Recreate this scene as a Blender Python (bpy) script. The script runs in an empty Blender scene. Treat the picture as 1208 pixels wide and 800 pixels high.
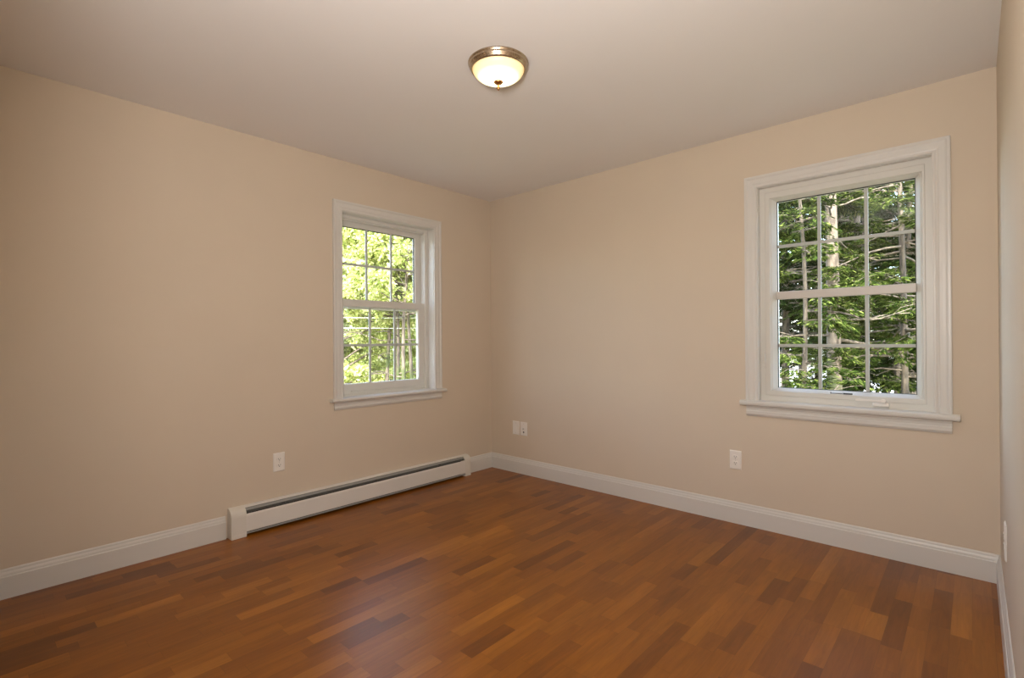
import bpy, bmesh, math, random
import numpy as np
from mathutils import Vector, Matrix

scene = bpy.context.scene
COL = scene.collection

# ------------------------------------------------------------------ camera
F_PX = 596.1
CAM = Vector((3.2825, -3.308, 1.1657))
yaw, pit, rol = -0.7403, 0.0017, -0.0072
Fw = Vector((math.sin(yaw) * math.cos(pit), math.cos(yaw) * math.cos(pit), math.sin(pit)))
Rt = Vector((math.cos(yaw), -math.sin(yaw), 0))
Up = Rt.cross(Fw)
R2 = Rt * math.cos(rol) + Up * math.sin(rol)
U2 = -Rt * math.sin(rol) + Up * math.cos(rol)
cam_d = bpy.data.cameras.new('camera')
cam_d.sensor_width = 36.0
cam_d.lens = F_PX / 1208.0 * 36.0
cam_d.clip_start = 0.02
cam_d.clip_end = 400
cam = bpy.data.objects.new('camera', cam_d)
M = Matrix((R2, U2, -Fw)).transposed().to_4x4()
M.translation = CAM
cam.matrix_world = M
COL.objects.link(cam)
scene.camera = cam

# ------------------------------------------------------------------ exposure, sky, sun, room light
scene.view_settings.view_transform = 'Standard'
scene.view_settings.look = 'None'
scene.view_settings.gamma = 1.0
scene.view_settings.use_curve_mapping = False
scene.view_settings.exposure = 0.0

SUN_DIR = Vector((0.40, -0.72, 0.80)).normalized()      # towards the sun
SUN_POWER = 13.0
SKY = 2.3
FLASH_W = 46.0
BOWL = 9.0

world = bpy.data.worlds.new('sky')
scene.world = world
world.use_nodes = True
wn = world.node_tree
wn.nodes.clear()
wo = wn.nodes.new('ShaderNodeOutputWorld')
bg = wn.nodes.new('ShaderNodeBackground')
sk = wn.nodes.new('ShaderNodeTexSky')
sk.sky_type = 'NISHITA'
sk.sun_disc = False
sk.sun_elevation = math.asin(SUN_DIR.z)
sk.sun_rotation = math.atan2(SUN_DIR.x, SUN_DIR.y)
sk.dust_density = 2.0
bg.inputs['Strength'].default_value = SKY
hs = wn.nodes.new('ShaderNodeHueSaturation')
hs.inputs['Saturation'].default_value = 0.85                # thin summer haze
wn.links.new(sk.outputs[0], hs.inputs['Color'])
wn.links.new(hs.outputs[0], bg.inputs[0])
wn.links.new(bg.outputs[0], wo.inputs[0])

sd = bpy.data.lights.new('sun', 'SUN')
sd.energy = SUN_POWER
sd.angle = math.radians(0.6)
sd.color = (1.0, 0.95, 0.86)
so = bpy.data.objects.new('sun', sd)
so.rotation_euler = SUN_DIR.to_track_quat('Z', 'Y').to_euler()
so.location = (6, -10, 14)
COL.objects.link(so)

# the photographer's diffused flash, held beside the camera in the doorway
fd = bpy.data.lights.new('flash', 'AREA')
fd.shape = 'DISK'
fd.size = 0.30
fd.energy = FLASH_W
fd.color = (1.0, 0.945, 0.90)
fo = bpy.data.objects.new('flash', fd)
fo.location = (3.04, -3.37, 1.50)
fo.rotation_euler = Vector((0.42, -0.82, -0.46)).to_track_quat('Z', 'Y').to_euler()
COL.objects.link(fo)

# ------------------------------------------------------------------ materials
def new_mat(name):
    m = bpy.data.materials.new(name)
    m.use_nodes = True
    nt = m.node_tree
    return m, nt, nt.nodes['Principled BSDF']

def plain(name, col, rough=0.5, metal=0.0, noise=0.0, nscale=8.0, bump=0.0, bscale=200.0, spec=0.5):
    m, nt, b = new_mat(name)
    b.inputs['Base Color'].default_value = (*col, 1)
    b.inputs['Roughness'].default_value = rough
    b.inputs['Metallic'].default_value = metal
    b.inputs['Specular IOR Level'].default_value = spec
    tc = nt.nodes.new('ShaderNodeTexCoord')
    if noise > 0:
        n = nt.nodes.new('ShaderNodeTexNoise')
        n.inputs['Scale'].default_value = nscale
        n.inputs['Detail'].default_value = 4
        nt.links.new(tc.outputs['Object'], n.inputs['Vector'])
        r = nt.nodes.new('ShaderNodeValToRGB')
        r.color_ramp.elements[0].position = 0.3
        r.color_ramp.elements[1].position = 0.7
        r.color_ramp.elements[0].color = (*[c * (1 - noise) for c in col], 1)
        r.color_ramp.elements[1].color = (*[min(1, c * (1 + noise)) for c in col], 1)
        nt.links.new(n.outputs[0], r.inputs[0])
        nt.links.new(r.outputs[0], b.inputs['Base Color'])
    if bump > 0:
        n = nt.nodes.new('ShaderNodeTexNoise')
        n.inputs['Scale'].default_value = bscale
        nt.links.new(tc.outputs['Object'], n.inputs['Vector'])
        bp = nt.nodes.new('ShaderNodeBump')
        bp.inputs['Strength'].default_value = bump
        bp.inputs['Distance'].default_value = 0.001
        nt.links.new(n.outputs[0], bp.inputs['Height'])
        nt.links.new(bp.outputs[0], b.inputs['Normal'])
    return m

m_wall = plain('tan_wall_paint', (0.665, 0.565, 0.445), 0.75, noise=0.012, nscale=3, bump=0.12, bscale=260, spec=0.3)
m_ceil = plain('white_ceiling_paint', (0.86, 0.835, 0.82), 0.9, noise=0.008, nscale=2, spec=0.2)
m_trim = plain('white_trim_paint', (0.68, 0.655, 0.61), 0.35, noise=0.01, nscale=5)
m_vinyl = plain('white_vinyl', (0.68, 0.66, 0.605), 0.4, noise=0.01, nscale=6)
m_grille = plain('grey_white_grille', (0.50, 0.52, 0.485), 0.45, noise=0.01)
m_rail = plain('window_rail', (0.62, 0.58, 0.53), 0.4, noise=0.01)
m_gasket = plain('window_gasket', (0.055, 0.06, 0.05), 0.6, noise=0.05)
m_heat = plain('enamelled_heater_steel', (0.74, 0.71, 0.66), 0.35, noise=0.01)
m_capv = plain('cream_heater_cap', (0.72, 0.69, 0.62), 0.45, noise=0.01)
m_damp = plain('grey_damper', (0.10, 0.10, 0.095), 0.4, metal=0.3, noise=0.05)
m_blade = plain('grey_enamel_blade', (0.30, 0.30, 0.285), 0.45, noise=0.03)
m_dark = plain('dark_heater_inside', (0.03, 0.028, 0.025), 0.7, noise=0.1)
m_fin = plain('aluminium_fins', (0.35, 0.34, 0.33), 0.45, metal=0.8, noise=0.1, nscale=60)
m_plate = plain('white_cover_plate', (0.84, 0.80, 0.74), 0.35, noise=0.01)
m_slot = plain('dark_slot', (0.03, 0.025, 0.02), 0.6, noise=0.05)
m_screw = plain('steel_screw', (0.55, 0.53, 0.5), 0.35, metal=0.8, noise=0.02)
m_black = plain('black_plastic', (0.02, 0.02, 0.02), 0.4, noise=0.05)
m_wire = plain('pale_wire', (0.75, 0.75, 0.72), 0.5, noise=0.02)
m_ext = plain('exterior_sheathing', (0.45, 0.44, 0.42), 0.8, noise=0.03)

# brushed nickel ring
m_nickel, nt, b = new_mat('brushed_nickel')
b.inputs['Metallic'].default_value = 1.0
b.inputs['Roughness'].default_value = 0.26
b.inputs['Base Color'].default_value = (0.50, 0.40, 0.29, 1)
tc = nt.nodes.new('ShaderNodeTexCoord'); n = nt.nodes.new('ShaderNodeTexNoise')
n.inputs['Scale'].default_value = 300
nt.links.new(tc.outputs['Object'], n.inputs['Vector'])
mr = nt.nodes.new('ShaderNodeMapRange'); mr.inputs[3].default_value = 0.2; mr.inputs[4].default_value = 0.34
nt.links.new(n.outputs[0], mr.inputs[0]); nt.links.new(mr.outputs[0], b.inputs['Roughness'])
m_brass = plain('warm_bronze', (0.62, 0.33, 0.12), 0.3, metal=1.0, noise=0.05)

# frosted glass bowl: gives off light, hottest where the bulbs stand behind the middle
m_bowl, nt, b = new_mat('frosted_bowl_glass')
b.inputs['Base Color'].default_value = (0.85, 0.75, 0.55, 1)
b.inputs['Roughness'].default_value = 0.4
tc = nt.nodes.new('ShaderNodeTexCoord'); sx = nt.nodes.new('ShaderNodeSeparateXYZ')
nt.links.new(tc.outputs['Object'], sx.inputs[0])
def mth(nt, op, a, bb=None, c=None):
    q = nt.nodes.new('ShaderNodeMath'); q.operation = op
    for i, v in enumerate((a, bb, c)):
        if v is None: continue
        if isinstance(v, (int, float)): q.inputs[i].default_value = v
        else: nt.links.new(v, q.inputs[i])
    return q.outputs[0]
rr = mth(nt, 'SQRT', mth(nt, 'ADD', mth(nt, 'POWER', sx.outputs[0], 2.0), mth(nt, 'POWER', sx.outputs[1], 2.0)))
rp = nt.nodes.new('ShaderNodeValToRGB')
rp.color_ramp.elements[0].position = 0.0; rp.color_ramp.elements[0].color = (1.0, 0.90, 0.70, 1)
rp.color_ramp.elements[1].position = 1.0; rp.color_ramp.elements[1].color = (0.062, 0.042, 0.014, 1)
e = rp.color_ramp.elements.new(0.60); e.color = (0.33, 0.28, 0.18, 1)
e = rp.color_ramp.elements.new(0.84); e.color = (0.100, 0.076, 0.036, 1)
nt.links.new(mth(nt, 'DIVIDE', rr, 0.119), rp.inputs[0])
nt.links.new(rp.outputs[0], b.inputs['Emission Color'])
b.inputs['Emission Strength'].default_value = BOWL

# window glass
m_glass = bpy.data.materials.new('window_glass'); m_glass.use_nodes = True
nt = m_glass.node_tree; nt.nodes.clear()
o_ = nt.nodes.new('ShaderNodeOutputMaterial'); mx = nt.nodes.new('ShaderNodeMixShader')
tr = nt.nodes.new('ShaderNodeBsdfTransparent'); tr.inputs[0].default_value = (0.96, 0.975, 0.965, 1)
gl = nt.nodes.new('ShaderNodeBsdfGlossy'); gl.inputs['Roughness'].default_value = 0.01
fr = nt.nodes.new('ShaderNodeFresnel'); fr.inputs[0].default_value = 1.45
sc_ = mth(nt, 'MULTIPLY', fr.outputs[0], 0.6)
nt.links.new(sc_, mx.inputs[0]); nt.links.new(tr.outputs[0], mx.inputs[1]); nt.links.new(gl.outputs[0], mx.inputs[2])
nt.links.new(mx.outputs[0], o_.inputs[0])

# laminate floor: 64.5 mm strips along Y, random block lengths
m_floor, nt, b = new_mat('laminate_strip_floor')
N = nt.nodes.new; L = nt.links.new
tc = N('ShaderNodeTexCoord'); sx = N('ShaderNodeSeparateXYZ'); L(tc.outputs['Object'], sx.inputs[0])
W_ = 0.0645
u = mth(nt, 'DIVIDE', mth(nt, 'SUBTRACT', sx.outputs[0], 1.53 - W_ * 40), W_)
ui = mth(nt, 'FLOOR', u)
uf = mth(nt, 'FRACT', u)
wn1 = N('ShaderNodeTexWhiteNoise'); wn1.noise_dimensions = '1D'; L(ui, wn1.inputs['W'])
board = mth(nt, 'FLOOR', mth(nt, 'DIVIDE', ui, 3.0))
wnb = N('ShaderNodeTexWhiteNoise'); wnb.noise_dimensions = '1D'; L(mth(nt, 'ADD', board, 71.3), wnb.inputs['W'])
# coordinate along the strip, blocks ~0.34 m with a jitter that differs per block edge
v = mth(nt, 'ADD', mth(nt, 'DIVIDE', sx.outputs[1], 0.30), mth(nt, 'MULTIPLY', wn1.outputs['Value'], 23.0))
vi0 = mth(nt, 'FLOOR', v)
vf0 = mth(nt, 'FRACT', v)
cmb0 = N('ShaderNodeCombineXYZ'); L(ui, cmb0.inputs[0]); L(vi0, cmb0.inputs[1])
wj = N('ShaderNodeTexWhiteNoise'); wj.noise_dimensions = '3D'; L(cmb0.outputs[0], wj.inputs['Vector'])
edge = mth(nt, 'MULTIPLY_ADD', wj.outputs['Value'], 0.75, 0.0)            # moving joint inside the cell
past = mth(nt, 'GREATER_THAN', vf0, edge)
vi = mth(nt, 'ADD', vi0, past)
ej = mth(nt, 'ABSOLUTE', mth(nt, 'SUBTRACT', vf0, edge))
cmb = N('ShaderNodeCombineXYZ'); L(ui, cmb.inputs[0]); L(vi, cmb.inputs[1]); cmb.inputs[2].default_value = 5.5
wc = N('ShaderNodeTexWhiteNoise'); wc.noise_dimensions = '3D'; L(cmb.outputs[0], wc.inputs['Vector'])
ramp = N('ShaderNodeValToRGB'); cr = ramp.color_ramp
cr.elements[0].position = 0.0; cr.elements[0].color = (0.1560, 0.0475, 0.0040, 1)
cr.elements[1].position = 1.0; cr.elements[1].color = (0.3484, 0.1235, 0.0112, 1)
for p_, c_ in ((0.06, (0.1924, 0.0589, 0.0044, 1)), (0.16, (0.2413, 0.0760, 0.0048, 1)), (0.55, (0.2662, 0.0855, 0.0052, 1)), (0.88, (0.3016, 0.1007, 0.0072, 1))):
    e = cr.elements.new(p_); e.color = c_
L(wc.outputs['Value'], ramp.inputs[0])
# grain
mp = N('ShaderNodeMapping'); L(tc.outputs['Object'], mp.inputs[0]); mp.inputs['Scale'].default_value = (60, 5, 1)
addv = N('ShaderNodeVectorMath'); addv.operation = 'ADD'; L(mp.outputs[0], addv.inputs[0])
sv = N('ShaderNodeVectorMath'); sv.operation = 'SCALE'; L(wc.outputs['Color'], sv.inputs[0]); sv.inputs['Scale'].default_value = 40
L(sv.outputs[0], addv.inputs[1])
gn = N('ShaderNodeTexNoise'); L(addv.outputs[0], gn.inputs['Vector']); gn.inputs['Scale'].default_value = 1.0
gn.inputs['Detail'].default_value = 5; gn.inputs['Roughness'].default_value = 0.6; gn.inputs['Distortion'].default_value = 0.8
mp2 = N('ShaderNodeMapping'); L(tc.outputs['Object'], mp2.inputs[0]); mp2.inputs['Scale'].default_value = (14, 2.2, 1)
addv2 = N('ShaderNodeVectorMath'); addv2.operation = 'ADD'; L(mp2.outputs[0], addv2.inputs[0]); L(sv.outputs[0], addv2.inputs[1])
gn2 = N('ShaderNodeTexNoise'); L(addv2.outputs[0], gn2.inputs['Vector']); gn2.inputs['Scale'].default_value = 1.0; gn2.inputs['Detail'].default_value = 3
gm = N('ShaderNodeMapRange'); L(gn.outputs[0], gm.inputs[0]); gm.inputs[1].default_value = 0.3; gm.inputs[2].default_value = 0.7; gm.inputs[3].default_value = 0.84; gm.inputs[4].default_value = 1.12
gm2 = N('ShaderNodeMapRange'); L(gn2.outputs[0], gm2.inputs[0]); gm2.inputs[1].default_value = 0.3; gm2.inputs[2].default_value = 0.7; gm2.inputs[3].default_value = 0.86; gm2.inputs[4].default_value = 1.12
# thin seams
es = mth(nt, 'MINIMUM', uf, mth(nt, 'SUBTRACT', 1.0, uf))
seam1 = mth(nt, 'LESS_THAN', es, 0.010)
seam2 = mth(nt, 'LESS_THAN', ej, 0.003)
seam = mth(nt, 'MAXIMUM', seam1, seam2)
sm = mth(nt, 'SUBTRACT', 1.0, mth(nt, 'MULTIPLY', seam, 0.22))
tot = mth(nt, 'MULTIPLY', mth(nt, 'MULTIPLY', gm.outputs[0], gm2.outputs[0]), sm)
vm = N('ShaderNodeVectorMath'); vm.operation = 'SCALE'; L(ramp.outputs[0], vm.inputs[0]); L(tot, vm.inputs['Scale'])
L(vm.outputs[0], b.inputs['Base Color'])
b.inputs['Roughness'].default_value = 0.33
b.inputs['Specular IOR Level'].default_value = 0.42

def leaf_mat(name, c0, c1, c2, transl=0.45):
    m = bpy.data.materials.new(name); m.use_nodes = True
    nt = m.node_tree; nt.nodes.clear()
    o_ = nt.nodes.new('ShaderNodeOutputMaterial'); mx = nt.nodes.new('ShaderNodeMixShader')
    d = nt.nodes.new('ShaderNodeBsdfDiffuse'); t = nt.nodes.new('ShaderNodeBsdfTranslucent')
    g = nt.nodes.new('ShaderNodeNewGeometry')
    r = nt.nodes.new('ShaderNodeValToRGB')
    r.color_ramp.elements[0].color = (*c0, 1); r.color_ramp.elements[1].color = (*c2, 1)
    e = r.color_ramp.elements.new(0.5); e.color = (*c1, 1)
    nt.links.new(g.outputs['Random Per Island'], r.inputs[0])
    nt.links.new(r.outputs[0], d.inputs[0]); nt.links.new(r.outputs[0], t.inputs[0])
    mx.inputs[0].default_value = transl
    nt.links.new(d.outputs[0], mx.inputs[1]); nt.links.new(t.outputs[0], mx.inputs[2])
    nt.links.new(mx.outputs[0], o_.inputs[0])
    return m
m_leaf = leaf_mat('sunny_broad_leaf', (0.25, 0.32, 0.08), (0.47, 0.52, 0.18), (0.72, 0.70, 0.40), 0.5)
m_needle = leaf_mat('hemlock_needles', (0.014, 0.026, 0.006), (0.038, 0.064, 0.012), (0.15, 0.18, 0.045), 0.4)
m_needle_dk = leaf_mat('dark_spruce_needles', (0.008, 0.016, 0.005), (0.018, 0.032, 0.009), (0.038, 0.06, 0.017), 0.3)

def bark_mat(name, a, b_, moss=None):
    m, nt, b = new_mat(name)
    b.inputs['Roughness'].default_value = 0.9
    tc = nt.nodes.new('ShaderNodeTexCoord'); mp = nt.nodes.new('ShaderNodeMapping')
    mp.inputs['Scale'].default_value = (14, 14, 3)
    nt.links.new(tc.outputs['Object'], mp.inputs[0])
    n = nt.nodes.new('ShaderNodeTexNoise'); n.inputs['Scale'].default_value = 1.5; n.inputs['Detail'].default_value = 6
    nt.links.new(mp.outputs[0], n.inputs['Vector'])
    r = nt.nodes.new('ShaderNodeValToRGB'); r.color_ramp.elements[0].position = 0.38; r.color_ramp.elements[1].position = 0.6
    r.color_ramp.elements[0].color = (*a, 1); r.color_ramp.elements[1].color = (*b_, 1)
    nt.links.new(n.outputs[0], r.inputs[0])
    out = r.outputs[0]
    if moss:
        n2 = nt.nodes.new('ShaderNodeTexNoise'); n2.inputs['Scale'].default_value = 1.1; n2.inputs['Detail'].default_value = 3
        nt.links.new(tc.outputs['Object'], n2.inputs['Vector'])
        r2 = nt.nodes.new('ShaderNodeValToRGB'); r2.color_ramp.elements[0].position = 0.56; r2.color_ramp.elements[1].position = 0.62
        nt.links.new(n2.outputs[0], r2.inputs[0])
        mxx = nt.nodes.new('ShaderNodeMix'); mxx.data_type = 'RGBA'
        nt.links.new(r2.outputs[0], mxx.inputs[0]); nt.links.new(out, mxx.inputs[6]); mxx.inputs[7].default_value = (*moss, 1)
        out = mxx.outputs[2]
    nt.links.new(out, b.inputs['Base Color'])
    return m
m_bark = bark_mat('pale_conifer_bark', (0.055, 0.042, 0.030), (0.155, 0.122, 0.090), (0.05, 0.065, 0.018))
m_bark3 = bark_mat('brown_conifer_bark', (0.03, 0.024, 0.017), (0.095, 0.075, 0.054))
m_bark2 = bark_mat('grey_birch_bark', (0.22, 0.19, 0.15), (0.50, 0.45, 0.36))
m_twig = bark_mat('dead_twig_bark', (0.04, 0.031, 0.021), (0.13, 0.105, 0.076))
m_ground = plain('forest_floor', (0.13, 0.12, 0.05), 0.95, noise=0.5, nscale=0.8)
m_road = plain('pale_gravel', (0.72, 0.70, 0.66), 0.9, noise=0.12, nscale=2)

# ------------------------------------------------------------------ helpers
def link_mesh(name, bm, mat, parent=None, smooth=False):
    bmesh.ops.recalc_face_normals(bm, faces=bm.faces)
    me = bpy.data.meshes.new(name)
    bm.to_mesh(me); bm.free()
    me.materials.append(mat)
    if smooth:
        for p in me.polygons: p.use_smooth = True
    o = bpy.data.objects.new(name, me)
    COL.objects.link(o)
    if parent: o.parent = parent
    return o

def structure(o):
    o['kind'] = 'structure'; return o

def thing(name, label, cat, loc=(0, 0, 0), group=None, kind=None):
    o = bpy.data.objects.new(name, None); COL.objects.link(o)
    o.location = loc; o.empty_display_size = 0.1
    if label: o['label'] = label
    if cat: o['category'] = cat
    if group: o['group'] = group
    if kind: o['kind'] = kind
    return o

def tag(o, label, cat, group=None):
    o['label'] = label; o['category'] = cat
    if group: o['group'] = group
    return o

def box(bm, lo, hi, bev=0.0, seg=1):
    t = bmesh.new()
    bmesh.ops.create_cube(t, size=1)
    c = [(a + b) / 2 for a, b in zip(lo, hi)]; s = [abs(b - a) for a, b in zip(lo, hi)]
    for v in t.verts: v.co = Vector((v.co.x * s[0] + c[0], v.co.y * s[1] + c[1], v.co.z * s[2] + c[2]))
    if bev > 0:
        bmesh.ops.bevel(t, geom=list(t.edges), offset=bev, segments=seg, affect='EDGES', profile=0.5)
    me = bpy.data.meshes.new('t'); t.to_mesh(me); t.free(); bm.from_mesh(me); bpy.data.meshes.remove(me)

def loft(bm, sections, closed_loop=False, caps=True):
    """sections: list of equal-length point lists (closed polygons)"""
    vs = [[bm.verts.new(Vector(p)) for p in s] for s in sections]
    n = len(sections[0]); k = len(sections)
    for i in range(k if closed_loop else k - 1):
        a, b = vs[i], vs[(i + 1) % k]
        for j in range(n):
            bm.faces.new((a[j], a[(j + 1) % n], b[(j + 1) % n], b[j]))
    if caps and not closed_loop:
        bm.faces.new(vs[0]); bm.faces.new(vs[-1])

def lathe(bm, prof, c=(0, 0, 0), n=64):
    rings = []
    for r, z in prof:
        if r < 1e-6: rings.append([bm.verts.new((c[0], c[1], c[2] + z))])
        else: rings.append([bm.verts.new((c[0] + r * math.cos(2 * math.pi * i / n), c[1] + r * math.sin(2 * math.pi * i / n), c[2] + z)) for i in range(n)])
    for a, b in zip(rings, rings[1:]):
        for i in range(n):
            j = (i + 1) % n
            if len(a) == 1 and len(b) == 1: continue
            if len(a) == 1: bm.faces.new((a[0], b[i], b[j]))
            elif len(b) == 1: bm.faces.new((a[i], a[j], b[0]))
            else: bm.faces.new((a[i], a[j], b[j], b[i]))

def cyl(bm, p0, p1, r, n=12):
    p0 = Vector(p0); p1 = Vector(p1); d = (p1 - p0).normalized()
    x = d.orthogonal().normalized(); y = d.cross(x)
    loft(bm, [[p + (x * math.cos(2 * math.pi * i / n) + y * math.sin(2 * math.pi * i / n)) * r for i in range(n)] for p in (p0, p1)])

def left(a, d, z): return (d, a, z)        # left wall: a runs along Y, d into the room
def back(a, d, z): return (a, -d, z)       # back wall: a runs along X

def wbox(bm, mp, a0, a1, d0, d1, z0, z1, bev=0.0, seg=1):
    p = mp(a0, d0, z0); q = mp(a1, d1, z1)
    box(bm, [min(x, y) for x, y in zip(p, q)], [max(x, y) for x, y in zip(p, q)], bev, seg)

# ------------------------------------------------------------------ room shell
RW, RL, RH, TH = 3.3698, -3.29, 2.44, 0.17
HALL = -4.6                                             # hallway behind the doorway the camera stands in
W1 = dict(a0=-1.487, a1=-0.667, z0=0.765, z1=2.083)     # left wall window opening
W2 = dict(a0=2.306, a1=3.134, z0=0.783, z1=2.087)       # back wall window opening

def wall_with_hole(name, mp, a0, a1, w):
    bm = bmesh.new()
    h0, h1, g0, g1 = w['a0'] - 0.012, w['a1'] + 0.012, w['z0'] - 0.03, w['z1'] + 0.012
    xs = [a0, h0, h1, a1]; zs = [0, g0, g1, RH]
    V = {}
    for k, d in enumerate((0, -TH)):
        for i, a in enumerate(xs):
            for j, z in enumerate(zs): V[k, i, j] = bm.verts.new(mp(a, d, z))
    for k in (0, 1):
        for i in range(3):
            for j in range(3):
                if (i, j) != (1, 1): bm.faces.new([V[k, i, j], V[k, i + 1, j], V[k, i + 1, j + 1], V[k, i, j + 1]])
    def side(p, q): bm.faces.new([V[0, *p], V[0, *q], V[1, *q], V[1, *p]])
    for i in range(3): side((i, 0), (i + 1, 0)); side((i, 3), (i + 1, 3)); side((0, i), (0, i + 1)); side((3, i), (3, i + 1))
    side((1, 1), (2, 1)); side((1, 2), (2, 2)); side((1, 1), (1, 2)); side((2, 1), (2, 2))
    return structure(link_mesh(name, bm, m_wall))

wall_with_hole('wall_left', left, HALL - TH, 0.0, W1)
wall_with_hole('wall_back', back, -TH, RW + TH, W2)
bm = bmesh.new(); box(bm, (RW, HALL - TH, 0), (RW + TH, 0, RH)); structure(link_mesh('wall_right', bm, m_wall))
bm = bmesh.new()                                                     # front wall with its doorway
DX0, DX1, DZ = 2.44, 3.30, 2.05
box(bm, (0, RL - 0.12, 0), (DX0, RL, RH)); box(bm, (DX1, RL - 0.12, 0), (RW, RL, RH)); box(bm, (DX0, RL - 0.12, DZ), (DX1, RL, RH))
structure(link_mesh('wall_front', bm, m_wall))
bm = bmesh.new(); box(bm, (0, HALL - TH, 0), (RW, HALL, RH)); structure(link_mesh('wall_hall', bm, m_wall))
bm = bmesh.new(); box(bm, (-TH, HALL - TH, -0.2), (RW + TH, TH, 0)); structure(link_mesh('floor', bm, m_floor))
bm = bmesh.new(); box(bm, (-TH, HALL - TH, RH), (RW + TH, TH, RH + 0.25)); structure(link_mesh('ceiling', bm, m_ceil))

# baseboards
BB = [(0, 0), (0.015, 0), (0.015, 0.098), (0.0135, 0.101), (0.0115, 0.1025), (0.0115, 0.1055), (0.0105, 0.112),
      (0.0075, 0.119), (0.0065, 0.1215), (0.0065, 0.126), (0.0055, 0.130), (0.003, 0.134), (0, 0.134)]
def base_run(bm, mp, a0, a1, m0=0, m1=0):
    loft(bm, [[mp(a0 + m0 * d, d, z) for d, z in BB], [mp(a1 + m1 * d, d, z) for d, z in BB]])
bm = bmesh.new(); base_run(bm, left, RL, -2.247); base_run(bm, left, -0.287, 0.0, 0, -1)
structure(link_mesh('baseboard_left', bm, m_trim))
bm = bmesh.new(); base_run(bm, back, 0, RW, 1, -1); structure(link_mesh('baseboard_back', bm, m_trim))
right = lambda a, d, z: (RW - d, a, z)
front = lambda a, d, z: (a, RL + d, z)
bm = bmesh.new(); base_run(bm, front, 0.015, DX0); structure(link_mesh('baseboard_front', bm, m_trim))
bm = bmesh.new(); base_run(bm, right, RL, 0.0, 0, -1); structure(link_mesh('baseboard_right', bm, m_trim))

# ------------------------------------------------------------------ windows
CAS = [(0, 0), (0, 0.0185), (0.004, 0.0200), (0.013, 0.0200), (0.018, 0.0165), (0.0225, 0.0150), (0.033, 0.0155), (0.045, 0.0145),
       (0.050, 0.0120), (0.056, 0.0110), (0.061, 0.0125), (0.066, 0.0125), (0.070, 0.0105), (0.070, 0)]

def ring(bm, mp, a0, a1, z0, z1, prof):
    """closed mitred frame; prof = [(u inward, d)]"""
    secs = []
    for (sa, sz) in ((0, 0), (1, 0), (1, 1), (0, 1)):
        secs.append([mp((a0 + u) if sa == 0 else (a1 - u), d, (z0 + u) if sz == 0 else (z1 - u)) for u, d in prof])
    loft(bm, secs, closed_loop=True)

def ring2(bm, mp, o, i, d0, d1, cham=0.004):
    """frame between outer rect o and inner rect i (a0,a1,z0,z1); d0 front (room side), d1 back"""
    secs = []
    for (sa, sz) in ((0, 2), (1, 2), (1, 3), (0, 3)):
        oa, oz, ia, iz = o[sa], o[sz], i[sa], i[sz]
        ka = 1 if sa == 0 else -1; kz = 1 if sz == 2 else -1
        secs.append([mp(oa, d1, oz), mp(oa, d0, oz), mp(ia - ka * cham, d0, iz - kz * cham), mp(ia, d0 - cham, iz), mp(ia, d1, iz)])
    loft(bm, secs, closed_loop=True)

def surround(win, mp, w, zcas, zap, sill_t):
    a0, a1, z0, z1 = w['a0'], w['a1'], w['z0'], w['z1']
    for s in (0, 1):
        bm = bmesh.new()
        o_a = a0 - 0.07 if s == 0 else a1 + 0.07; k = 1 if s == 0 else -1
        loft(bm, [[mp(o_a + k * u, d, z0) for u, d in CAS], [mp(o_a + k * u, d, z1 + 0.07 - u) for u, d in CAS]])
        link_mesh('side_casing', bm, m_trim, win)
    bm = bmesh.new()
    loft(bm, [[mp(a0 - 0.07 + u, d, z1 + 0.07 - u) for u, d in CAS], [mp(a1 + 0.07 - u, d, z1 + 0.07 - u) for u, d in CAS]])
    link_mesh('head_casing', bm, m_trim, win)
    # sill board (stool) with a rounded nose
    bm = bmesh.new()
    zb = z0 - sill_t
    nose = [(0.0, zb), (0.038, zb), (0.043, zb + 0.003), (0.046, zb + sill_t * 0.4), (0.046, z0 - 0.008), (0.043, z0 - 0.003), (0.038, z0), (0.0, z0)]
    loft(bm, [[mp(a, d, z) for d, z in nose] for a in (a0 - 0.098, a1 + 0.098)])
    wbox(bm, mp, a0 - 0.011, a1 + 0.011, -0.16, 0.0, zb, z0)
    link_mesh('sill', bm, m_trim, win)
    ap = [(0, zb), (0.016, zb), (0.016, zb - 0.010), (0.013, zb - 0.016), (0.0125, zb - 0.03), (0.0165, zb - 0.036), (0.0165, zap + 0.014), (0.012, zap + 0.006), (0.008, zap), (0, zap)]
    bm = bmesh.new()
    loft(bm, [[mp(a, d, z) for d, z in ap] for a in (a0 - 0.068, a1 + 0.068)])
    link_mesh('apron', bm, m_trim, win)
    # jamb boards lining the opening
    bm = bmesh.new()
    wbox(bm, mp, a0 - 0.011, a0 + 0.003, -0.165, 0.0, z0, z1 + 0.011)
    wbox(bm, mp, a1 - 0.003, a1 + 0.011, -0.165, 0.0, z0, z1 + 0.011)
    wbox(bm, mp, a0 + 0.003, a1 - 0.003, -0.165, 0.0, z1 - 0.003, z1 + 0.011)
    link_mesh('jamb', bm, m_trim, win)

def grille(mp, g, zs, d, parent, w=0.018, vbars=2, xs=None):
    a0, a1, z0, z1 = g
    bm = bmesh.new()
    for k in range(1, vbars + 1):
        c = xs[k - 1] if xs else a0 + (a1 - a0) * k / (vbars + 1)
        wbox(bm, mp, c - w / 2, c + w / 2, d - 0.005, d + 0.005, z0, z1, 0.002)
    for z in zs: wbox(bm, mp, a0, a1, d - 0.0045, d + 0.0045, z - w / 2, z + w / 2, 0.002)
    return link_mesh('grille', bm, m_grille, parent)

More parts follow.
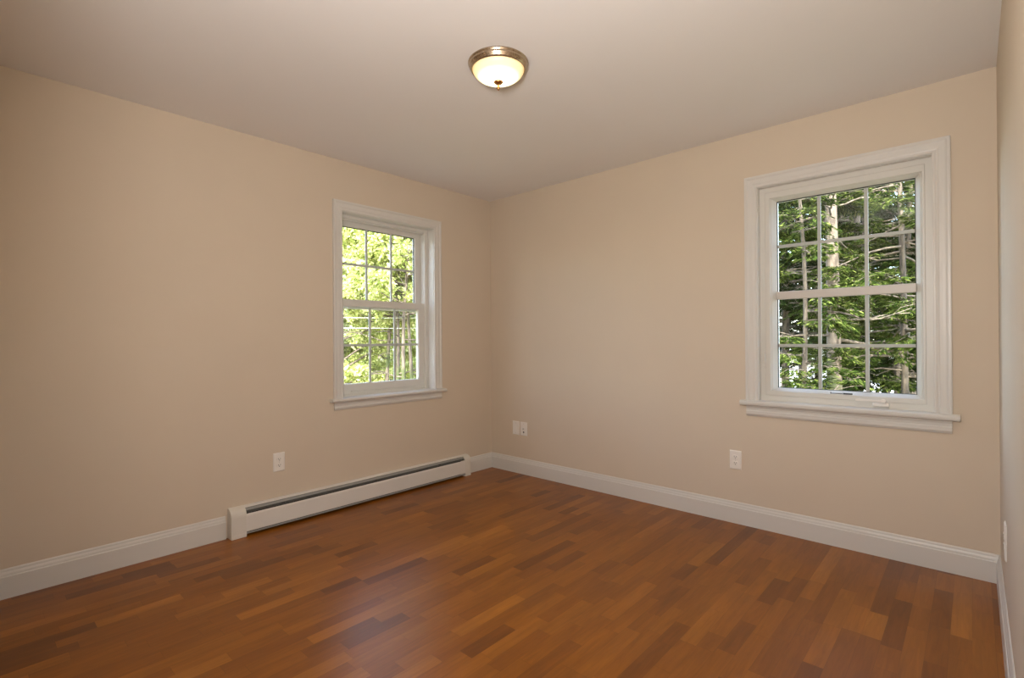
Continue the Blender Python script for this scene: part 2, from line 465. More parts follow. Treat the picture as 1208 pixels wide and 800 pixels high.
def pane(mp, g, d, parent):
    bm = bmesh.new(); wbox(bm, mp, g[0] - 0.004, g[1] + 0.004, d - 0.0015, d + 0.0015, g[2] - 0.004, g[3] + 0.004)
    return link_mesh('glass_pane', bm, m_glass, parent)

# window 1: double hung, left wall
w = W1
win1 = thing('window_1', 'white double hung window with two six pane sashes on the left wall', None, (0, -1.08, w['z0']), kind='structure')
def unparent_fix(root):
    # children were made in world coordinates: cancel the root's own offset
    inv = Matrix.Translation(root.location).inverted()
    for ch in [o for o in bpy.data.objects if o.parent == root]:
        ch.matrix_parent_inverse = inv
surround(win1, left, w, None, 0.684, 0.024)
fa0, fa1, fz0, fz1 = w['a0'] + 0.003, w['a1'] - 0.003, w['z0'], w['z1'] - 0.003
bm = bmesh.new()
ring2(bm, left, (fa0, fa1, fz0, fz1), (fa0 + 0.020, fa1 - 0.033, fz0 + 0.012, fz1 - 0.024), -0.072, -0.165)
# parting stops between the two sash tracks
wbox(bm, left, fa1 - 0.045, fa1 - 0.030, -0.127, -0.121, fz0 + 0.01, fz1 - 0.02)
wbox(bm, left, fa0 + 0.018, fa0 + 0.034, -0.127, -0.121, fz0 + 0.01, fz1 - 0.02)
wbox(bm, left, fa0 + 0.018, fa1 - 0.03, -0.100, -0.090, fz1 - 0.034, fz1 - 0.022)
link_mesh('frame', bm, m_vinyl, win1)
GL = (-1.425, -0.760)
so_ = (-1.474, -0.702)
bm = bmesh.new()                                                     # upper sash (outer track)
ring2(bm, left, (so_[0], so_[1], 1.405, 2.054), (GL[0], GL[1], 1.462, 2.013), -0.129, -0.160, 0.006)
up = link_mesh('upper_sash', bm, m_vinyl, win1)
pane(left, (GL[0], GL[1], 1.462, 2.013), -0.145, up)
grille(left, (GL[0], GL[1], 1.462, 2.013), [1.737], -0.145, up)
bm = bmesh.new(); ring2(bm, left, (GL[0] - 0.001, GL[1] + 0.001, 1.461, 2.014), (GL[0] + 0.005, GL[1] - 0.005, 1.466, 2.008), -0.141, -0.150, 0.0005)
link_mesh('gasket', bm, m_gasket, up)
bm = bmesh.new()                                                     # lower sash (inner track)
ring2(bm, left, (so_[0], so_[1], fz0 + 0.012, 1.472), (GL[0], GL[1], 0.852, 1.419), -0.086, -0.119, 0.006)
wbox(bm, left, so_[0] + 0.1, so_[1] - 0.1, -0.086, -0.078, fz0 + 0.030, fz0 + 0.037, 0.002)   # finger lift rail
lo = link_mesh('lower_sash', bm, m_vinyl, win1)
pane(left, (GL[0], GL[1], 0.852, 1.419), -0.102, lo)
grille(left, (GL[0], GL[1], 0.852, 1.419), [1.134], -0.102, lo)
unparent_fix(win1)

# window 2: crank window, back wall
w = W2
win2 = thing('window_2', 'white crank window with twelve panes and a thick middle rail on the back wall', None, (2.72, 0, w['z0']), kind='structure')
surround(win2, back, w, None, 0.686, 0.030)
fa0, fa1, fz0, fz1 = w['a0'] + 0.003, w['a1'] - 0.003, w['z0'], w['z1'] - 0.003
G2 = (2.393, 3.062, 0.861, 2.002)
bm = bmesh.new()
ring2(bm, back, (fa0, fa1, fz0, fz1), (fa0 + 0.030, fa1 - 0.030, fz0 + 0.034, fz1 - 0.030), -0.040, -0.165, 0.002)
link_mesh('frame', bm, m_vinyl, win2)
bm = bmesh.new()
so2 = (fa0 + 0.0305, fa1 - 0.0305, fz0 + 0.0345, fz1 - 0.0305)
secs = []
for (sa, sz) in ((0, 2), (1, 2), (1, 3), (0, 3)):
    ka = 1 if sa == 0 else -1; kz = 1 if sz == 2 else -1
    oa, oz, ia, iz = so2[sa], so2[sz], G2[sa], G2[sz]
    secs.append([back(oa, -0.125, oz), back(oa, -0.0405, oz), back(ia - ka * 0.030, -0.0405, iz - kz * 0.018), back(ia - ka * 0.024, -0.050, iz - kz * 0.014),
                 back(ia - ka * 0.020, -0.052, iz - kz * 0.012), back(ia, -0.085, iz), back(ia, -0.125, iz)])
loft(bm, secs, closed_loop=True)
sash = link_mesh('sash', bm, m_vinyl, win2)
pane(back, G2, -0.097, sash)
bm = bmesh.new(); wbox(bm, back, G2[0] - 0.001, G2[1] + 0.001, -0.092, -0.070, 1.400, 1.448, 0.004, 2)
link_mesh('middle_rail', bm, m_rail, sash)
grille(back, G2, [1.726, 1.119], -0.097, sash, xs=(2.618, 2.846))
bm = bmesh.new(); ring2(bm, back, (G2[0] - 0.001, G2[1] + 0.001, G2[2] - 0.001, G2[3] + 0.001), (G2[0] + 0.004, G2[1] - 0.004, G2[2] + 0.003, G2[3] - 0.005), -0.088, -0.096, 0.0005)
link_mesh('gasket', bm, m_gasket, sash)
# folding crank on the frame's bottom
bm = bmesh.new()
wbox(bm, back, 2.875, 2.950, -0.040, -0.022, 0.792, 0.815, 0.006, 3)
cyl(bm, back(2.925, -0.035, 0.817), back(2.925, -0.010, 0.826), 0.011, 20)
ck = link_mesh('crank_handle', bm, m_plate, win2)
bm = bmesh.new()
pts = [(2.925, 0.008, 0.012), (2.89, 0.007, 0.010), (2.845, 0.0055, 0.010), (2.812, 0.0065, 0.013), (2.800, 0.003, 0.008)]
loft(bm, [[back(a, -0.014 + dd, 0.824 + zz) for dd, zz in ((-t / 2, -hh / 2), (t / 2, -hh / 2), (t / 2, hh / 2), (-t / 2, hh / 2))] for a, t, hh in pts])
link_mesh('crank_arm', bm, m_plate, ck)
# locking lever on the left stile
bm = bmesh.new()
wbox(bm, back, 2.326, 2.342, -0.040, -0.034, 0.985, 1.085, 0.003, 2)
loft(bm, [[back(2.334 + x, d, z) for x, d in ((-0.004, -0.034), (0.004, -0.034), (0.004, -0.034 + t), (-0.004, -0.034 + t))] for z, t in ((1.00, 0.006), (1.02, 0.012), (1.05, 0.016), (1.075, 0.013))])
link_mesh('lock_lever', bm, m_vinyl, win2)
bm = bmesh.new(); wbox(bm, back, 2.738, 2.782, -0.0515, -0.047, 0.845, 0.853, 0.0005)
link_mesh('dark_clip', bm, m_black, sash)
bm = bmesh.new(); wbox(bm, back, 2.680, 2.736, -0.0515, -0.048, 0.8475, 0.8505, 0.0005); wbox(bm, back, 2.676, 2.680, -0.0515, -0.047, 0.843, 0.855, 0.0005)
link_mesh('thin_clip', bm, m_damp, sash)
unparent_fix(win2)

# ------------------------------------------------------------------ baseboard heater
HY0, HY1 = -2.235, -0.325
HS = 0.957
ht = thing('baseboard_heater', 'long white metal baseboard heater on the left wall under the window', 'heater', (0, (HY0 + HY1) / 2, 0))
capw = 0.085
cap_prof = [(0.001, 0.0), (0.060, 0.0), (0.0615, 0.004), (0.0625, 0.130), (0.061, 0.143), (0.056, 0.157), (0.046, 0.170), (0.032, 0.179), (0.018, 0.183), (0.001, 0.184)]
for y0, y1 in ((HY0, HY0 + capw), (HY1 - 0.065, HY1)):
    bm = bmesh.new()
    loft(bm, [[left(a, d * s * 1.05, z * HS * (1 if s == 1 else 0.994)) for d, z in cap_prof] for a, s in ((y0, 0.97), (y0 + 0.003, 1), (y1 - 0.002, 1), (y1, 0.985))])
    cp = link_mesh('end_cap', bm, m_capv, ht)
    bm = bmesh.new(); wbox(bm, left, y0 + 0.004, y1 - 0.001, 0.060, 0.0668, 0.0005, 0.023, 0.001)
    link_mesh('foot', bm, m_capv, cp)
bm = bmesh.new()
wbox(bm, left, HY0 + 0.01, HY1 - 0.01, 0.001, 0.004, 0.012, 0.1745)
loft(bm, [[left(a, d * 1.05, z * HS) for d, z in ((0.004, 0.183), (0.020, 0.1825), (0.030, 0.1785), (0.0335, 0.174), (0.0325, 0.1725), (0.029, 0.1765), (0.019, 0.1805), (0.004, 0.181))] for a in (HY0 + capw, HY1 - 0.065)])
link_mesh('back_panel', bm, m_heat, ht)
bm = bmesh.new()
fp = [(0.0600, 0.0325), (0.0610, 0.031), (0.0615, 0.033), (0.0615, 0.128), (0.0600, 0.138), (0.0575, 0.1415), (0.0560, 0.1405), (0.0585, 0.137), (0.0598, 0.128)]
loft(bm, [[left(a, d * 1.05, z * HS) for d, z in fp] for a in (HY0 + capw - 0.003, HY1 - 0.062)])
link_mesh('front_cover', bm, m_heat, ht)
bm = bmesh.new()
lp = [(0.0600, 0.0275), (0.0608, 0.0275), (0.0614, 0.017), (0.050, 0.014), (0.050, 0.0155), (0.0600, 0.0185)]
loft(bm, [[left(a, d * 1.05, z * HS) for d, z in lp] for a in (HY0 + capw - 0.002, HY1 - 0.063)])
link_mesh('lower_lip', bm, m_blade, ht)
bm = bmesh.new()
dp = [(0.0445, 0.1560), (0.0455, 0.1570), (0.0530, 0.1500), (0.0535, 0.1450), (0.0525, 0.1445), (0.0515, 0.1490)]
loft(bm, [[left(a, d * 1.05, z * HS) for d, z in dp] for a in (HY0 + capw + 0.002, HY1 - 0.067)])
link_mesh('damper', bm, m_damp, ht)
bm = bmesh.new()
dp2 = [(0.0335, 0.1705), (0.0345, 0.1715), (0.0500, 0.1600), (0.0495, 0.1590)]
loft(bm, [[left(a, d * 1.05, z * HS) for d, z in dp2] for a in (HY0 + capw + 0.002, HY1 - 0.067)])
link_mesh('upper_blade', bm, m_blade, ht)
bm = bmesh.new()
cyl(bm, left(HY0 + 0.05, 0.03, 0.075), left(HY1 - 0.03, 0.03, 0.075), 0.011, 16)
link_mesh('pipe', bm, m_brass, ht)
bm = bmesh.new()
for k in range(160):
    a = HY0 + 0.12 + k * (HY1 - HY0 - 0.22) / 159
    wbox(bm, left, a - 0.0004, a + 0.0004, 0.008, 0.054, 0.045, 0.105)
fn = link_mesh('fins', bm, m_fin, ht); fn['kind'] = 'stuff'
for a in (-1.93, -1.26, -0.66):
    bm = bmesh.new(); wbox(bm, left, a - 0.009, a + 0.009, 0.030, 0.056, 0.146, 0.1505)
    wbox(bm, left, a - 0.009, a + 0.009, 0.004, 0.0585, 0.135, 0.138)
    wbox(bm, left, a - 0.002, a + 0.002, 0.004, 0.032, 0.012, 0.170)
    link_mesh('bracket', bm, m_dark, ht)
bm = bmesh.new(); wbox(bm, left, HY0 + 0.02, HY1 - 0.02, 0.004, 0.007, 0.004, 0.163)
link_mesh('inner_liner', bm, m_dark, ht)
unparent_fix(ht)

# ------------------------------------------------------------------ outlets
def plate_bm(mp, c, z, w, h, t=0.006):
    bm = bmesh.new(); k = 0.005
    secs = []
    for d, s in ((0.0003, 0), (0.003, 0), (t, k)):
        secs.append([mp(c + x, d, z + y) for x, y in ((-w / 2 + s, -h / 2 + s), (w / 2 - s, -h / 2 + s), (w / 2 - s, h / 2 - s), (-w / 2 + s, h / 2 - s))])
    loft(bm, secs)
    return bm

def outlet(mp, c, z, label, w=0.072, h=0.118, kind='duplex'):
    root = thing('wall_plate' if kind != 'duplex' else 'electrical_outlet', label, 'wall plate' if kind != 'duplex' else 'outlet', mp(c, 0, z))
    link_mesh('cover_plate', plate_bm(mp, c, z, w, h), m_plate, root)
    if kind == 'duplex':
        for s in (1, -1):
            zc = z + s * 0.0195
            bm = bmesh.new(); n = 24; pts = []
            for i in range(n):
                t = 2 * math.pi * i / n
                pts.append((0.0172 * math.cos(t), max(-0.0118, min(0.0118, 0.0172 * math.sin(t)))))
            loft(bm, [[mp(c + x * q, d, zc + y * q) for x, y in pts] for d, q in ((0.004, 1), (0.0078, 1), (0.0084, 0.93))])
            rc = link_mesh('receptacle', bm, m_plate, root)
            bm = bmesh.new()
            wbox(bm, mp, c - 0.0075, c - 0.0052, 0.007, 0.0088, zc - 0.002, zc + 0.0065)
            wbox(bm, mp, c + 0.0052, c + 0.0075, 0.007, 0.0088, zc - 0.001, zc + 0.0055)
            cyl(bm, mp(c, 0.007, zc - 0.007), mp(c, 0.0088, zc - 0.007), 0.0028, 10)
            link_mesh('slots', bm, m_slot, rc)
        scr = [0]
    else: scr = [0.042, -0.042]
    if kind == 'phone':
        bm = bmesh.new(); wbox(bm, mp, c - 0.011, c + 0.011, 0.004, 0.0085, z - 0.011, z + 0.011, 0.0015)
        j = link_mesh('jack', bm, m_plate, root)
    if kind == 'coax':
        bm = bmesh.new(); cyl(bm, mp(c, 0.004, z), mp(c, 0.014, z), 0.0055, 12)
        link_mesh('connector', bm, m_screw, root)
        bm = bmesh.new(); wbox(bm, mp, c - 0.007, c + 0.007, 0.004, 0.0075, z - 0.035, z - 0.023, 0.001)
        link_mesh('jack', bm, m_slot, root)
    for s in scr:
        bm = bmesh.new(); cyl(bm, mp(c, 0.004, z + s), mp(c, 0.0072, z + s), 0.0028, 12)
        link_mesh('screw', bm, m_screw, root)
    unparent_fix(root)
    return root
outlet(left, -1.932, 0.397, 'white duplex outlet on the left wall above the baseboard heater')
outlet(back, 2.168, 0.398, 'white duplex outlet on the back wall below the left corner of the crank window')
outlet(back, 0.303, 0.392, 'white wall plate with nearly blank face, left of the pair beside the room corner', 0.076, 0.118, 'phone')
outlet(back, 0.394, 0.392, 'white wall plate with two dark sockets, right of the pair beside the room corner', 0.076, 0.118, 'coax')
outlet(right, -0.62, 0.385, 'white outlet plate seen edge on, on the right wall above the baseboard', 0.075, 0.135)

# ------------------------------------------------------------------ ceiling light
LX, LY = 1.680, -1.634
lamp = thing('ceiling_light', 'flush mount ceiling light with brushed nickel ring and glowing frosted bowl', 'ceiling light', (LX, LY, RH))
bm = bmesh.new()
lathe(bm, [(0.0, 0.0), (0.118, 0.0), (0.134, -0.002), (0.1385, -0.006), (0.1385, -0.010), (0.136, -0.013), (0.1335, -0.016), (0.1345, -0.019), (0.134, -0.022),
           (0.130, -0.027), (0.1285, -0.030), (0.1275, -0.033), (0.124, -0.037), (0.121, -0.039), (0.1185, -0.037), (0.1165, -0.032), (0.110, -0.018), (0.0, -0.010)], n=96)
link_mesh('canopy_ring', bm, m_nickel, lamp, True)
bm = bmesh.new()
prof = []
for i in range(15):
    t = i / 14 * math.pi / 2
    prof.append((0.118 * math.cos(t) if i < 14 else 0.0, -0.033 - 0.057 * math.sin(t)))
lathe(bm, prof, n=96)
link_mesh('glass_bowl', bm, m_bowl, lamp, True)
bm = bmesh.new()
lathe(bm, [(0.0, -0.0895), (0.021, -0.0885), (0.0225, -0.0915), (0.019, -0.0965), (0.010, -0.1015), (0.006, -0.1055), (0.0055, -0.1095), (0.008, -0.1135), (0.0085, -0.1185), (0.006, -0.1245), (0.002, -0.1295), (0.0, -0.1305)], n=32)
link_mesh('finial', bm, m_brass, lamp, True)

# ------------------------------------------------------------------ outside
GZ = -2.8
bm = bmesh.new()
g = 24
rng = np.random.RandomState(3)
V = [[bm.verts.new((-90 + 150 * i / g, -20 + 120 * j / g, GZ + 0.0)) for j in range(g + 1)] for i in range(g + 1)]
for i in range(g):
    for j in range(g): bm.faces.new((V[i][j], V[i + 1][j], V[i + 1][j + 1], V[i][j + 1]))
gr = structure(link_mesh('ground', bm, m_ground)); 

def dirpx(px, py=400):
    d = Fw + R2 * (px - 604) / F_PX - U2 * (py - 400) / F_PX
    return d
def spot(px, dist):
    d = dirpx(px); k = dist / math.hypot(d.x, d.y)
    return Vector((CAM.x + d.x * k, CAM.y + d.y * k, GZ))

def tube_arrays(paths, n=6):
    """paths: list of (points Nx3, radii N) -> verts, faces"""
    V, Fc = [], []; base = 0
    for P, R in paths:
        P = np.asarray(P, float); R = np.asarray(R, float); m = len(P)
        T = np.gradient(P, axis=0); T /= np.linalg.norm(T, axis=1)[:, None] + 1e-9
        ref = np.array([0.3, 0.9, 0.1]) if abs(T[0, 2]) > 0.7 else np.array([0, 0, 1.0])
        X = np.cross(T, ref); X /= np.linalg.norm(X, axis=1)[:, None] + 1e-9
        Y = np.cross(T, X)
        an = np.arange(n) * 2 * np.pi / n
        ringv = P[:, None] + R[:, None, None] * (X[:, None] * np.cos(an)[None, :, None] + Y[:, None] * np.sin(an)[None, :, None])
        V.append(ringv.reshape(-1, 3))
        i = np.arange(m - 1)[:, None] * n; j = np.arange(n)[None]; j2 = (j + 1) % n
        q = np.stack([i + j, i + j2, i + n + j2, i + n + j], -1).reshape(-1, 4) + base
        Fc.append(q); base += m * n
    return np.concatenate(V), np.concatenate(Fc)

def np_mesh(name, V, Q, mat, parent, smooth=False):
    me = bpy.data.meshes.new(name)
    me.vertices.add(len(V)); me.vertices.foreach_set('co', V.astype(np.float32).ravel())
    me.loops.add(Q.size); me.loops.foreach_set('vertex_index', Q.astype(np.int32).ravel())
    me.polygons.add(len(Q)); me.polygons.foreach_set('loop_start', (np.arange(len(Q)) * Q.shape[1]).astype(np.int32))
    me.polygons.foreach_set('loop_total', np.full(len(Q), Q.shape[1], np.int32))
    if smooth: me.polygons.foreach_set('use_smooth', np.ones(len(Q), bool))
    me.update(calc_edges=True); me.materials.append(mat)
    o = bpy.data.objects.new(name, me); COL.objects.link(o); o.parent = parent
    return o

def leaves(C, D, size, aspect, rs, flat=0.0):
    """one folded-diamond quad per leaf at C along D"""
    n = len(C)
    D = D / (np.linalg.norm(D, axis=1)[:, None] + 1e-9)
    Nn = rs.normal(size=(n, 3)) * (1 - flat); Nn[:, 2] += 0.6 + flat
    S = np.cross(D, Nn); S /= np.linalg.norm(S, axis=1)[:, None] + 1e-9
    U = np.cross(S, D)
    sz = size * rs.uniform(0.7, 1.3, n)[:, None]
    a = C; b_ = C + D * sz * 0.5 + S * sz * aspect * 0.5 - U * sz * 0.04
    c = C + D * sz - U * sz * 0.1; d = C + D * sz * 0.5 - S * sz * aspect * 0.5 - U * sz * 0.04
    V = np.stack([a, b_, c, d], 1).reshape(-1, 3)
    return V, np.arange(4 * n).reshape(-1, 4)

def make_tree(name, label, group, seed, H, R0, crown_lo, crown_r, nb, mats, style='broad', nleaf=24000, lean=(0, 0), dead=8, leaf=0.075, wiggle=0.12, avoid=None):
    rs = np.random.RandomState(seed)
    root = thing(name, label, 'tree', (0, 0, GZ))
    m = 16; t = np.linspace(0, 1, m)
    ph = rs.uniform(0, 6, 4)
    P = np.stack([lean[0] * t * H + wiggle * np.sin(3 * t + ph[0]) * t + wiggle * .4 * np.sin(11 * t + ph[2]) * t,
                  lean[1] * t * H + wiggle * np.sin(4 * t + ph[1]) * t + wiggle * .4 * np.sin(9 * t + ph[3]) * t, t * H], 1)
    Rr = R0 * (1 - 0.85 * t) * (1 + 0.35 * np.exp(-t * 25)) + 0.006
    V, Q = tube_arrays([(P, Rr)], 12)
    np_mesh('trunk', V, Q, mats[0], root, True)
    br, tips, tdir, twigs = [], [], [], []
    for k in range(nb):
        h = crown_lo + (0.98 - crown_lo) * (k + rs.rand()) / nb
        base = np.array([np.interp(h, t, P[:, i]) for i in range(3)]); rb = np.interp(h, t, Rr)
        az = rs.uniform(0, 2 * np.pi)
        if avoid: az = avoid[0] + rs.uniform(avoid[1], 2 * np.pi - avoid[1])
        hn = (h - crown_lo) / (1 - crown_lo)
        if style == 'broad': Lb = crown_r * (0.45 + 0.55 * math.sin(math.pi * min(1, hn * 0.85 + 0.18))) * rs.uniform(0.7, 1.1); rise = rs.uniform(0.15, 0.8)
        else: Lb = crown_r * (1.02 - 0.85 * hn) * rs.uniform(0.7, 1.1); rise = rs.uniform(-0.15, 0.25)
        s = np.linspace(0, 1, 7)
        ax = az + np.cumsum(rs.normal(0, 0.10, 7))
        st = Lb / 6
        dx = np.cos(ax) * st; dy = np.sin(ax) * st
        dz = st * (rise - (0.5 if style == 'fir' else 0.3) * s) + rs.normal(0, 0.02, 7)
        B = base + np.concatenate([[[0, 0, 0]], np.cumsum(np.stack([dx, dy, dz], 1), 0)[:-1]])
        br.append((B, np.maximum(0.004, min(rb * 0.5, 0.018 * Lb) * (1 - 0.85 * s))))
        nt_ = int(5 + Lb * 5)
        for q in range(nt_):
            f = rs.uniform(0.18, 1.0) ** 0.8
            p0 = np.array([np.interp(f, s, B[:, i]) for i in range(3)])
            dirn = np.array([math.cos(az), math.sin(az), 0.1]); side = np.array([-dirn[1], dirn[0], 0]) * rs.choice([-1, 1])
            dd = dirn * rs.uniform(0.3, 1) + side * rs.uniform(0.3, 1.0) + np.array([0, 0, rs.normal(0.0, 0.25) - (0.2 if style == 'fir' else 0)])
            dd /= np.linalg.norm(dd); lt = rs.uniform(0.25, 0.75) * (1.15 - f * 0.6) * max(0.6, min(1.2, Lb / 2))
            p1 = p0 + dd * lt * 0.5 + rs.normal(0, 0.02, 3); p2 = p0 + dd * lt + rs.normal(0, 0.03, 3) - np.array([0, 0, 0.12 * lt])
            twigs.append((p0, p1, p2))
            if q % 2 == 0: br.append((np.array([p0, p1, p2]), np.array([0.006, 0.0045, 0.002])))
    V, Q = tube_arrays(br, 5)
    np_mesh('branches', V, Q, mats[1], root, True)['kind'] = 'stuff'
    T = np.array(twigs)
    per = max(1, nleaf // len(T))
    f = rs.uniform(0.05, 1.0, (len(T), per))[..., None]
    C = np.where(f < 0.5, T[:, None, 0] + (T[:, None, 1] - T[:, None, 0]) * f * 2, T[:, None, 1] + (T[:, None, 2] - T[:, None, 1]) * (f * 2 - 1))
    ax = (T[:, 2] - T[:, 0]); ax /= np.linalg.norm(ax, axis=1)[:, None]
    sd_ = np.cross(ax, [0, 0, 1.0]); sd_ /= np.linalg.norm(sd_, axis=1)[:, None] + 1e-9
    sg = rs.choice([-1, 1], (len(T), per))[..., None]
    if style == 'broad':
        C = C + rs.normal(0, 0.05, C.shape)
        D = ax[:, None] * 0.6 + sd_[:, None] * sg * 0.8 + rs.normal(0, 0.5, C.shape); D[..., 2] -= 0.3
        V, Q = leaves(C.reshape(-1, 3), D.reshape(-1, 3), leaf, 0.62, rs)
    else:
        # flat feathery sprays: side shoots along the twig
        out = rs.uniform(0, 0.16, (len(T), per))[..., None] * (1.1 - f * 0.8)
        C = C + sd_[:, None] * sg * out + ax[:, None] * out * 0.6 + rs.normal(0, 0.012, C.shape)
        D = ax[:, None] * 0.7 + sd_[:, None] * sg * 0.9 + rs.normal(0, 0.18, C.shape)
        D[..., 2] -= 0.15
        V, Q = leaves(C.reshape(-1, 3), D.reshape(-1, 3), leaf, 0.30, rs, 0.6)
    np_mesh('foliage', V, Q, mats[2], root)['kind'] = 'stuff'
    # bare dead twigs low on the trunk
    if dead:
        pp = []
        for k in range(dead):
            h = rs.uniform(0.10, min(0.62, crown_lo + 0.3)); az = rs.uniform(0, 2 * np.pi)
            base = np.array([np.interp(h, t, P[:, i]) for i in range(3)])
            Ld = rs.uniform(0.6, 1.9); s = np.linspace(0, 1, 8)
            a2 = az + np.cumsum(rs.normal(0, 0.14, 8)); dz = np.cumsum(rs.normal(0.02, 0.10, 8))
            B = base + np.stack([np.cumsum(np.cos(a2)) * Ld / 8, np.cumsum(np.sin(a2)) * Ld / 8, dz * Ld / 3], 1)
            B[0] = base
            pp.append((B, 0.013 * (1 - 0.8 * s) + 0.003))
            for q in range(4):
                i = rs.randint(2, 7); a3 = a2[i] + rs.choice([-1, 1]) * rs.uniform(0.5, 1.1); l2 = rs.uniform(0.2, 0.6)
                pp.append((np.array([B[i], B[i] + l2 * .5 * np.array([math.cos(a3), math.sin(a3), 0.3]), B[i] + l2 * np.array([math.cos(a3 + .3), math.sin(a3 + .3), rs.uniform(-.1, .5)])]), np.array([0.006, 0.005, 0.002])))
        V, Q = tube_arrays(pp, 5)
        np_mesh('dead_twigs', V, Q, m_twig, root, True)['kind'] = 'stuff'
    if group: root['group'] = group
    return root

def tree_copy(src, px, dist, rz, scale, label):
    c = src.copy(); COL.objects.link(c)
    for ch in list(src.children):
        d = ch.copy(); d.parent = c; COL.objects.link(d)
    place(c, px, dist, rz, scale); c['label'] = label
    return c
def place(o, px, dist, rz=0.0, scale=1.0):
    o.location = spot(px, dist); o.rotation_euler = (0, 0, rz); o.scale = (scale,) * 3

GW = 'leafy trees outside the left window'
GC = 'conifers outside the back window'
BM_ = (m_bark, m_twig, m_leaf)
broadA = make_tree('broadleaf_tree', 'bright green leafy tree nearest the left window, filling its left panes', GW, 11, 7.9, 0.10, 0.16, 2.6, 64, BM_, nleaf=90000, dead=4, leaf=0.085)
broadB = make_tree('broadleaf_tree', 'yellow green leafy tree behind the middle panes of the left window', GW, 12, 8.8, 0.09, 0.22, 2.4, 60, BM_, nleaf=80000, dead=6, leaf=0.08)
birch = make_tree('birch_tree', 'slender pale trunked tree with open crown behind the right panes of the left window', GW, 13, 7.4, 0.055, 0.62, 1.6, 40, BM_, nleaf=16000, dead=8, leaf=0.08)
place(broadA, 378, 14.0, 0.4); place(broadB, 445, 17.5, 2.0); place(birch, 477, 10.8, 1.0)
for i, (src, px, dist, rz, sc, lb) in enumerate([
    (broadA, 350, 16.0, 2.1, 1.0, 'leafy tree beyond the left edge of the left window'),
    (broadB, 500, 20.0, 4.0, 1.05, 'leafy tree behind the right edge of the left window'),
    (broadA, 425, 24.0, 3.3, 1.15, 'tall leafy tree behind the yellow green one, left panes of the left window'),
    (broadB, 470, 27.0, 5.1, 1.2, 'tall distant leafy tree seen through the middle panes of the left window'),
    (broadB, 380, 30.0, 0.9, 1.3, 'far leafy tree at the left side of the left window'),
    (broadA, 455, 36.0, 1.9, 1.4, 'farthest leafy tree closing the view in the left window'),
    (broadA, 505, 34.0, 0.2, 1.35, 'far leafy tree at the right side of the left window'),
    (birch, 468, 12.0, 3.9, 1.0, 'slender trunk just left of the birch in the left window'),
    (birch, 485, 11.6, 5.2, 1.0, 'slender trunk just right of the birch in the left window'),
    (birch, 457, 13.2, 2.7, 1.1, 'thin pale trunk deep in the grove of the left window'),
]):
    tree_copy(src, px, dist, rz, sc, lb)

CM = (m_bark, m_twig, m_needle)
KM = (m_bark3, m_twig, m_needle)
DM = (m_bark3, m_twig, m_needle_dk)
big = make_tree('hemlock_tree', 'tall conifer with thick pale trunk seen through the middle panes of the back window', GC, 21, 13.0, 0.125, 0.30, 1.9, 46, CM, 'fir', 34000, dead=16, leaf=0.08, wiggle=0.05, lean=(-0.012, 0.0), avoid=(-1.40, 1.15))
place(big, 986, 9.6, 0.0)
thin = make_tree('hemlock_tree', 'young conifer with thin trunk and bright sprays in the left panes of the back window', GC, 22, 8.0, 0.045, 0.26, 0.95, 46, KM, 'fir', 22000, dead=10, leaf=0.075, wiggle=0.10)
place(thin, 944, 8.6, 1.2)
rt = make_tree('hemlock_tree', 'forked thin conifer with crooked trunk in the right panes of the back window', GC, 23, 11.0, 0.060, 0.30, 2.4, 60, KM, 'fir', 60000, dead=16, leaf=0.075, wiggle=0.25)
place(rt, 1067, 10.5, 2.2)
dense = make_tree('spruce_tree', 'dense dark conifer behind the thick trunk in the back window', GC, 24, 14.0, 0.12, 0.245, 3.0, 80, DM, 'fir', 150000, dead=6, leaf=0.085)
place(dense, 1010, 14.5, 0.3)
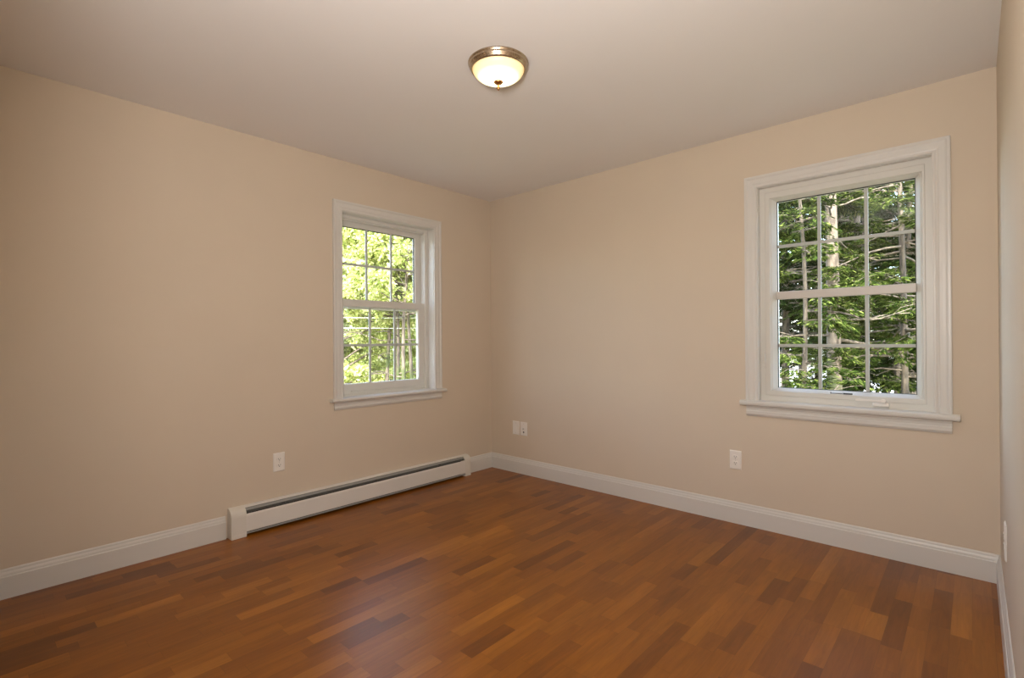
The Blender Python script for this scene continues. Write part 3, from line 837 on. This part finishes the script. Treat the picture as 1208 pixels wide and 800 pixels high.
for (src, px, dist, rz, sc, lb) in [
    (rt, 1056, 12.5, 4.3, 0.95, 'thin pale trunk just left of the forked conifer in the back window'),
    (dense, 925, 16.0, 1.7, 1.0, 'dark conifer behind the left panes of the back window'),
    (dense, 1090, 16.5, 4.1, 0.95, 'dark conifer behind the right panes of the back window'),
    (dense, 965, 21.0, 2.9, 1.15, 'tall dark conifer in the second row, left of the thick trunk'),
    (dense, 1045, 23.0, 5.3, 1.1, 'tall dark conifer in the second row, right of the thick trunk'),
    (dense, 1000, 31.0, 1.1, 1.45, 'farthest dark conifer behind the thick trunk of the back window'),
    (dense, 915, 33.0, 4.7, 1.5, 'farthest dark conifer at the left of the back window'),
    (dense, 945, 26.0, 0.9, 1.2, 'dark conifer in the third row seen left of the thick trunk in the back window'),
    (dense, 1075, 28.0, 2.4, 1.25, 'dark conifer in the third row at the right of the back window'),
    (dense, 990, 18.5, 5.9, 0.8, 'short dark conifer right behind the thick trunk in the back window'),
    (thin, 1025, 12.5, 5.0, 1.1, 'slim conifer with sunlit sprays just right of the thick trunk'),
]:
    tree_copy(src, px, dist, rz, sc, lb)

# pale gravel road beyond the trees
bm = bmesh.new()
c0 = spot(800, 62); c1 = spot(1250, 54)
dv = (c1 - c0).normalized(); nv = Vector((-dv.y, dv.x, 0))
secs = []
for k in range(13):
    p = c0.lerp(c1, k / 12) + nv * 0.6 * math.sin(k * 0.9)
    secs.append([p + nv * 21 + Vector((0, 0, 0.0)), p + nv * 20.5 + Vector((0, 0, 0.06)), p - nv * 20.5 + Vector((0, 0, 0.06)), p - nv * 21])
loft(bm, secs)
structure(link_mesh('road', bm, m_road))

# overhead service wires outside the left window
for z, lb in ((0.575, 'upper of the two pale overhead wires outside the left window'), (0.325, 'lower of the two pale overhead wires outside the left window')):
    a = spot(300, 11.5); b2 = spot(620, 12.9)
    pts = []
    for k in range(25):
        s = k / 24; p = a.lerp(b2, s); p.z = CAM.z + z * (1 + 0.10 * (s - 0.45)) * 0.93 - 0.02 * math.sin(s * math.pi); pts.append(p)
    V, Q = tube_arrays([(np.array(pts), np.full(25, 0.0055))], 6)
    wi = np_mesh('overhead_wire', V, Q, m_wire, None, True)
    tag(wi, lb, 'wire', 'overhead wires outside the left window')
